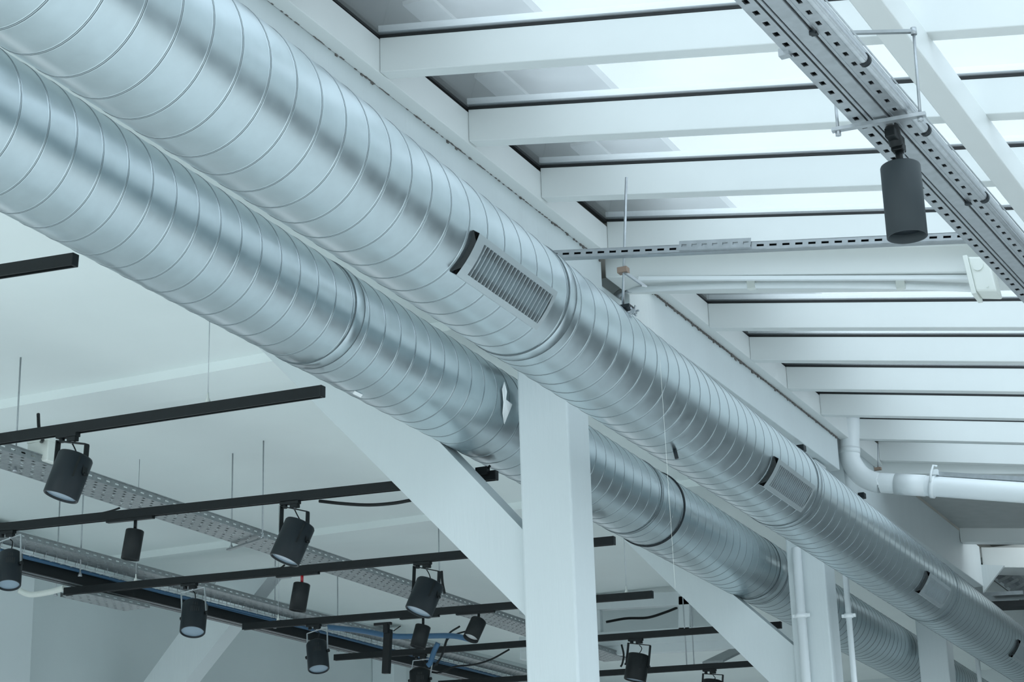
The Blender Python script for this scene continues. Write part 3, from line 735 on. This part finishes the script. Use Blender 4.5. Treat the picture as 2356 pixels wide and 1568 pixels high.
# ------------------------------------------------------------------ cable trays at left
def cable_tray(A, B, w, label, side=.045):
    d = (B - A).normalized(); u_ = V((-d.y, d.x, 0)).normalized()
    if u_.x > 0: u_ = -u_
    root = empty('cable_tray', (A + B) / 2); L = (B - A).length
    mb = MB(); mb.perf(A, u_ * w, 1, B - A, 7, int(L / .05), .36, .6, V((0, 0, .002)), True)
    obj('tray_base', mb, TRAYM, root)
    for s in (0, w):
        mb = MB(); mb.perf(A + u_ * s, V((0, 0, side)), 1, B - A, 1, int(L / .09), .2, .42, u_ * .001)
        mb.obox((A + B) / 2 + u_ * s + V((0, 0, side)), (B - A) / 2, u_ * .004, V((0, 0, .003)))
        obj('tray_side', mb, TRAYM, root)
    tag(root, label, 'cable tray'); return root, d, u_
z1 = 2.6
A_, B_ = onZ(0, 1032, z1), onZ(1190, 1430, z1); dv = (B_ - A_).normalized(); A_ -= dv * 1.2; B_ += dv * 3
root, d_, u_ = cable_tray(A_, B_, .285, 'long perforated grey cable tray crossing the left side diagonally')
mb = MB()
for k in range(3):
    pts = [A_ + d_ * s + u_ * (.06 + .05 * k + .02 * math.sin(s * 2 + k)) + V((0, 0, .012 + .008 * k)) for s in [i * .4 for i in range(27)]]
    mb.tube(arc(pts, 3), .008, 8)
tag(obj('cable', mb, BLACK), 'black cables lying in the long diagonal tray', 'cable', kind='stuff')
# rods carrying tray 1 with cross bracket
def trayrod(px, py, x_, top, label):
    P = onZ(px, py, z1 - .03); rod(P, CZ0, .005, 'hanging_rod', label, GALV, True)
for (px, py, lab) in ((532, 1262, 'thin vertical rod holding the diagonal tray, left of the pair'), (604, 1238, 'thin vertical rod holding the diagonal tray, right of the pair'),
                      (34, 1085, 'thin vertical rod through the tray at the left edge'), (1012, 1375, 'thin vertical rod above the tray close to the bluish-lens spotlight')):
    trayrod(px, py, 0, 0, lab)
P0_, P1_ = onZ(525, 1264, z1 - .03), onZ(612, 1236, z1 - .03)
tag(obj('tray_bracket', MB().bar(P0_, P1_, .03, .012), TRAYM), 'thin grey crossbar under the diagonal tray between the rod pair', 'bracket')
# white box on tray
c = onZ(98, 1062, z1 + .02); root = empty('tray_box', c)
obj('box_body', MB().obox(c + V((0, 0, .05)), (.075, 0, 0), (0, .05, 0), (0, 0, .06)), PLAST, root, .006)
obj('lid', MB().obox(c + V((0, 0, .115)), (.078, 0, 0), (0, .053, 0), (0, 0, .008)), PLAST, root, .003)
tag(root, 'white plastic box fixed on the diagonal tray behind the largest spotlight', 'junction box')
tag(obj('cable', MB().tube(arc([c + V((-.02, 0, .12)), onZ(98, 1010, z1 + .1), onZ(90, 985, z1 + .16), onZ(88, 952, z1 + .22)], 8), .010, 8), BLACK), 'black cable rising out of the white box behind the rail', 'cable')
tag(obj('cable', MB().tube(arc([onZ(30, 1042, z1 + .03), onZ(50, 1036, z1 + .06), onZ(70, 1050, z1 + .05), onZ(76, 1062, z1 + .03)], 6), .014, 8), BLACK), 'black cable loop lying left of the white box', 'cable')
# lower tray, trunking and blue cables
z2 = 2.5
A2, B2 = onZ(60, 1305, z2), onZ(1100, 1560, z2); d2_ = (B2 - A2).normalized(); A2 -= d2_ * 1.2; B2 += d2_ * 1.5
un = V((-d2_.y, d2_.x, 0)).normalized()
if un.x > 0: un = -un
root = empty('trunking', (A2 + B2) / 2)
obj('trunk_body', MB().obox((A2 + B2) / 2, (B2 - A2) / 2, un * .06, V((0, 0, .042))), BLACK, root, .003)
for s in (-.04, .02): obj('groove', MB().obox((A2 + B2) / 2 - V((0, 0, .043)) + un * s, (B2 - A2) / 2, un * .004, V((0, 0, .002))), GALV, root)
tag(root, 'black lighting trunking running diagonally along the bottom left', 'trunking')
root, d_, u_ = cable_tray(A2 - un * .30 + V((0, 0, .10)), B2 - un * .30 + V((0, 0, .10)), .22, 'perforated grey tray beside the black trunking at the bottom left', .04)
mb = MB()
for k in range(5):
    pts = [A2 + d2_ * s + un * (-.03 - .018 * k + .012 * math.sin(s * 1.7 + k)) + V((0, 0, .045 + .006 * (k % 2))) for s in [i * .4 for i in range(int((B2 - A2).length / .4))]]
    mb.tube(arc(pts, 3), .010, 8)
tag(obj('cable', mb, BLUE), 'bundle of blue cables along the black trunking', 'cable', kind='stuff')
# wire basket
root = empty('wire_basket', A2 + un * -.2 + V((0, 0, .06))); mb = MB(); L_ = (B2 - A2).length
for (s, z) in ((-.06, .05), (-.17, .05), (-.06, .12), (-.17, .12)):
    mb.cyl(A2 + un * s + V((0, 0, z)), B2 + un * s + V((0, 0, z)), .003, 6)
for k in range(int(L_ / .12)):
    q = A2 + d2_ * k * .12
    mb.tube([q + un * -.06 + V((0, 0, .12)), q + un * -.06 + V((0, 0, .05)), q + un * -.17 + V((0, 0, .05)), q + un * -.17 + V((0, 0, .12))], .0028, 6)
obj('mesh', mb, GALV, root); tag(root, 'thin wire cable basket above the blue cables', 'cable basket')
for (px, py, lab) in ((128, 1370, 'thin rod rising from the trunking, left of two'), (184, 1325, 'thin rod rising from the trunking, right of two'),
                      (777, 1500, 'thin rod rising behind the vented spotlight near the rail end'), (632, 1445, 'thin rod rising behind the leaning brace')):
    rod(onZ(px, py, z2 - .02), CZ0, .005, 'hanging_rod', lab)
cable_tray(onZ(200, 1365, z2 - .12), onZ(345, 1398, z2 - .12), .24, 'short perforated tray end below the rail at the lower left', .03)
# blue cable swag and black cables near column
tag(obj('cable', MB().tube(arc([onY(755, 1442, 12.9), onY(830, 1450, 12.9), onY(900, 1462, 12.9), onY(960, 1463, 12.9), onY(1040, 1462, 12.9), onY(1090, 1472, 12.9)], 8), .022, 10), BLUE), 'thick blue cable bundle sagging behind the small lamps', 'cable')
tag(obj('cable', MB().tube(arc([onY(1008, 1478, 13.4), onY(998, 1500, 13.4), onY(990, 1524, 13.4), onY(984, 1530, 13.4)], 8), .022, 10), BLUE), 'short blue cable bundle hanging down near the bottom left of the column', 'cable')
tag(obj('cable', MB().tube(arc([onY(1058, 1440, 13.2), onY(1035, 1455, 13.2), onY(1026, 1475, 13.2), onY(1015, 1510, 13.2), onY(998, 1532, 13.2)], 8), .008, 8), BLACK), 'black cable looping down behind the bright-lens lamp', 'cable')
tag(obj('cable', MB().tube(arc([onY(1078, 1450, 13.0), onY(1050, 1458, 13.0), onY(1030, 1470, 13.0), onY(1020, 1500, 13.0), onY(1004, 1530, 13.0)], 8), .007, 8), BLACK), 'second black cable looping beside the first behind the bright-lens lamp', 'cable')
tag(obj('cable', MB().tube(arc([onY(1172, 1493, 14.2), onY(1130, 1516, 14.2), onY(1090, 1528, 14.2), onY(1045, 1533, 14.2), onY(1012, 1546, 14.2), onY(990, 1545, 14.2)], 8), .008, 8), BLACK), 'long black cable sagging from the rail to the lamp at the bottom edge', 'cable')
tag(obj('cable', MB().tube(arc([onY(735, 1152, 8.95), onY(790, 1158, 8.95), onY(850, 1161, 8.95), onY(905, 1157, 8.95), onY(945, 1150, 8.95)], 8), .010, 10), BLACK), 'black cable sagging below the rail to the broad brace', 'cable')
tag(obj('cable', MB().tube(arc([onY(230, 1181, 9.2), onY(255, 1175, 9.2), onY(275, 1168, 9.2)], 8), .007, 8), BLACK), 'short black cable above the small lamp at left', 'cable')
tag(obj('cable', MB().tube(arc([onY(590, 1318, 11), onY(625, 1312, 11), onY(645, 1306, 11), onY(655, 1299, 11)], 8), .007, 8), BLACK), 'short black cable between the rail and the tilted spotlight', 'cable')
tag(obj('cable', MB().tube(arc([onY(1016, 1313, 11.5), onY(1018, 1340, 11.5), onY(1023, 1365, 11.5)], 6), .010, 8), BLACK), 'black cable end hanging right of the bluish-lens spotlight', 'cable')
tag(obj('tube', MB().tube(arc([onY(45, 1358, 11), onY(70, 1367, 11), onY(110, 1362, 11), onY(148, 1352, 11)], 8), .022, 12), PLAST), 'pale grey bent tube at the left below the blue cables', 'tube')

# ------------------------------------------------------------------ far framework right of column 1
yf = 17.8
def fbar(p, q, w, h, lab, name='rail_beam', m=TIMBER): return tag(obj(name, MB().bar(onY(*p, yf), onY(*q, yf), w, h), m, None, .004), lab, 'beam')
fbar((1200, 1398), (1640, 1373), .12, .14, 'far pale horizontal beam just above the framed opening')
fbar((1200, 1482), (1860, 1445), .12, .15, 'far white horizontal beam with the thin rail in front of it')
fbar((1200, 1507), (1860, 1472), .10, .10, 'far white horizontal beam just below the thin rail')
tag(obj('post', MB().bar(onY(1578, 1372, yf), onY(1578, 1450, yf), .12, .12, (0, 1, 0)), TIMBER, None, .004), 'short white post right of the framed opening', 'post')
tag(obj('post', MB().bar(onY(1376, 1390, yf), onY(1380, 1470, yf), .06, .08, (0, 1, 0)), TIMBER, None, .004), 'short white post left of the framed opening', 'post')
tag(obj('recess_panel', MB().obox(onY(1470, 1422, yf + .8), (.9, 0, 0), (0, .02, 0), (0, 0, .25)), WALLM), 'grey recessed panel inside the framed opening', 'panel')
tag(obj('cable', MB().tube(arc([onY(1395, 1430, yf + .3), onY(1440, 1422, yf + .3), onY(1490, 1420, yf + .3), onY(1530, 1408, yf + .3), onY(1558, 1397, yf + .3)], 8), .014, 8), BLACK), 'black cable slung across the framed opening', 'cable')
tag(obj('cable', MB().tube(arc([onY(1430, 1482, 17), onY(1435, 1505, 17), onY(1432, 1525, 17), onY(1428, 1533, 17)], 8), .010, 8), BLACK), 'black cable hanging left of the spotlight right of the column', 'cable')
for (px, lab) in ((1580, 'thin rod above the lowest rail, left of a pair under the far beam'), (1597, 'thin rod above the lowest rail, right of a pair under the far beam')):
    P = onY(px, 1530, 16.6); rod(P, CZ0, .006, 'hanging_rod', lab, GALV, False)
tag(obj('cable_tray', MB().bar(onY(1640, 1522, 16.4), onY(1700, 1493, 17.4), .2, .02), TRAYM), 'small grey tray piece behind the second brace at the bottom', 'cable tray')

# ------------------------------------------------------------------ tape scraps on rear duct, paint dribble, thread, bolt
p = hitduct(823, 906, ax2, R1 + .008); tag(obj('tape_scrap', MB().obox(p, (.0, .035, .0), (.006, 0, .006), (.002, 0, -.002)), PAPER), 'small white tape scrap on the underside of the rear duct', 'tape')
d = None
pts = [(1160, 878), (1166, 900), (1163, 918), (1178, 930), (1170, 950), (1160, 975), (1156, 950), (1158, 925), (1155, 895)]
q = [hitduct(x, y, ax2, R1 + .010) for x, y in pts]; mb = MB(); c = hitduct(1163, 925, ax2, R1 + .012)
for i in range(len(q)): mb.quad([q[i], q[(i + 1) % len(q)], c])
o = obj('tape_scrap', mb, PAPER); md = o.modifiers.new('t', 'SOLIDIFY'); md.thickness = .002
tag(o, 'torn white tape on the rear duct beside the nearest column', 'tape')
mb = MB(); a = hitduct(1832, 1330, ax2, R1 + .02)
mb.tube([a, a + V((.0, .03, -.05)), a + V((.0, .05, -.09))], .018, 10); mb.lathe(a + V((.01, .02, .03)), (0, 1, 0), [(0, .01), (.01, .02), (.03, .02), (.04, .01)], 12)
tag(obj('foam_blob', mb, PAPER), 'white sealing foam on the rear duct beside the middle column', 'foam')
p = hitduct(1552, 1033); nrm = (p - ax1(p.y)); nrm.y = 0; nrm.normalize()
tag(obj('peg', MB().cyl(p, p + nrm * .05, .010, 12), CHAR), 'small dark peg sticking out of the front duct', 'peg')
for (px, py, lab) in ((1843, 1031, 'small dark bracket on the beam above the second vent'), (1982, 1140, 'small dark bracket above the front duct left of the drain pipe elbow bottom')):
    p = onX(px, py, XB1 + .02); tag(obj('bracket', MB().obox(p, (.03, 0, 0), (0, .035, 0), (0, 0, .022)), CHAR, None, .004), lab, 'bracket')
P = onY(1546, 1240, 7.2)
tt = onY(1522, 880, 7.2)
tag(obj('thread', MB().cyl(tt + (tt - P) * .15, P + (P - tt) * .3, .0006, 6), PLAST), 'fine white thread hanging in front of both ducts', 'thread')

# ------------------------------------------------------------------ light: overcast sky, brighter behind the camera
w = bpy.data.worlds.new('sky'); bpy.context.scene.world = w; w.use_nodes = True; nt = w.node_tree; nt.nodes.clear()
out = nt.nodes.new('ShaderNodeOutputWorld'); bg = nt.nodes.new('ShaderNodeBackground'); tc = nt.nodes.new('ShaderNodeTexCoord')
no = nt.nodes.new('ShaderNodeTexNoise'); no.inputs['Scale'].default_value = 4; no.inputs['Detail'].default_value = 5
rp_ = nt.nodes.new('ShaderNodeValToRGB'); rp_.color_ramp.elements[0].position = .35; rp_.color_ramp.elements[1].position = .65
rp_.color_ramp.elements[0].color = (.66, .78, .86, 1); rp_.color_ramp.elements[1].color = (.90, .97, 1.0, 1)
nt.links.new(tc.outputs['Generated'], no.inputs['Vector']); nt.links.new(no.outputs['Fac'], rp_.inputs[0]); nt.links.new(rp_.outputs[0], bg.inputs[0])
dt = nt.nodes.new('ShaderNodeVectorMath'); dt.operation = 'DOT_PRODUCT'; dt.inputs[1].default_value = V((.35, -.55, .76)).normalized()
nt.links.new(tc.outputs['Generated'], dt.inputs[0])
mr = nt.nodes.new('ShaderNodeMapRange'); mr.inputs[1].default_value = -.1; mr.inputs[2].default_value = 1; mr.inputs[3].default_value = .88; mr.inputs[4].default_value = 3.0
nt.links.new(dt.outputs['Value'], mr.inputs[0]); nt.links.new(mr.outputs[0], bg.inputs[1]); nt.links.new(bg.outputs[0], out.inputs[0])
sc = bpy.context.scene
sc.view_settings.view_transform = 'Standard'; sc.view_settings.look = 'None'; sc.view_settings.gamma = 1; sc.view_settings.use_curve_mapping = False
sc.view_settings.exposure = 0.34
sc.cycles.max_bounces = 12; sc.cycles.diffuse_bounces = 6; sc.cycles.transparent_max_bounces = 12
for o in bpy.data.objects:
    if '_b' in o: del o['_b']
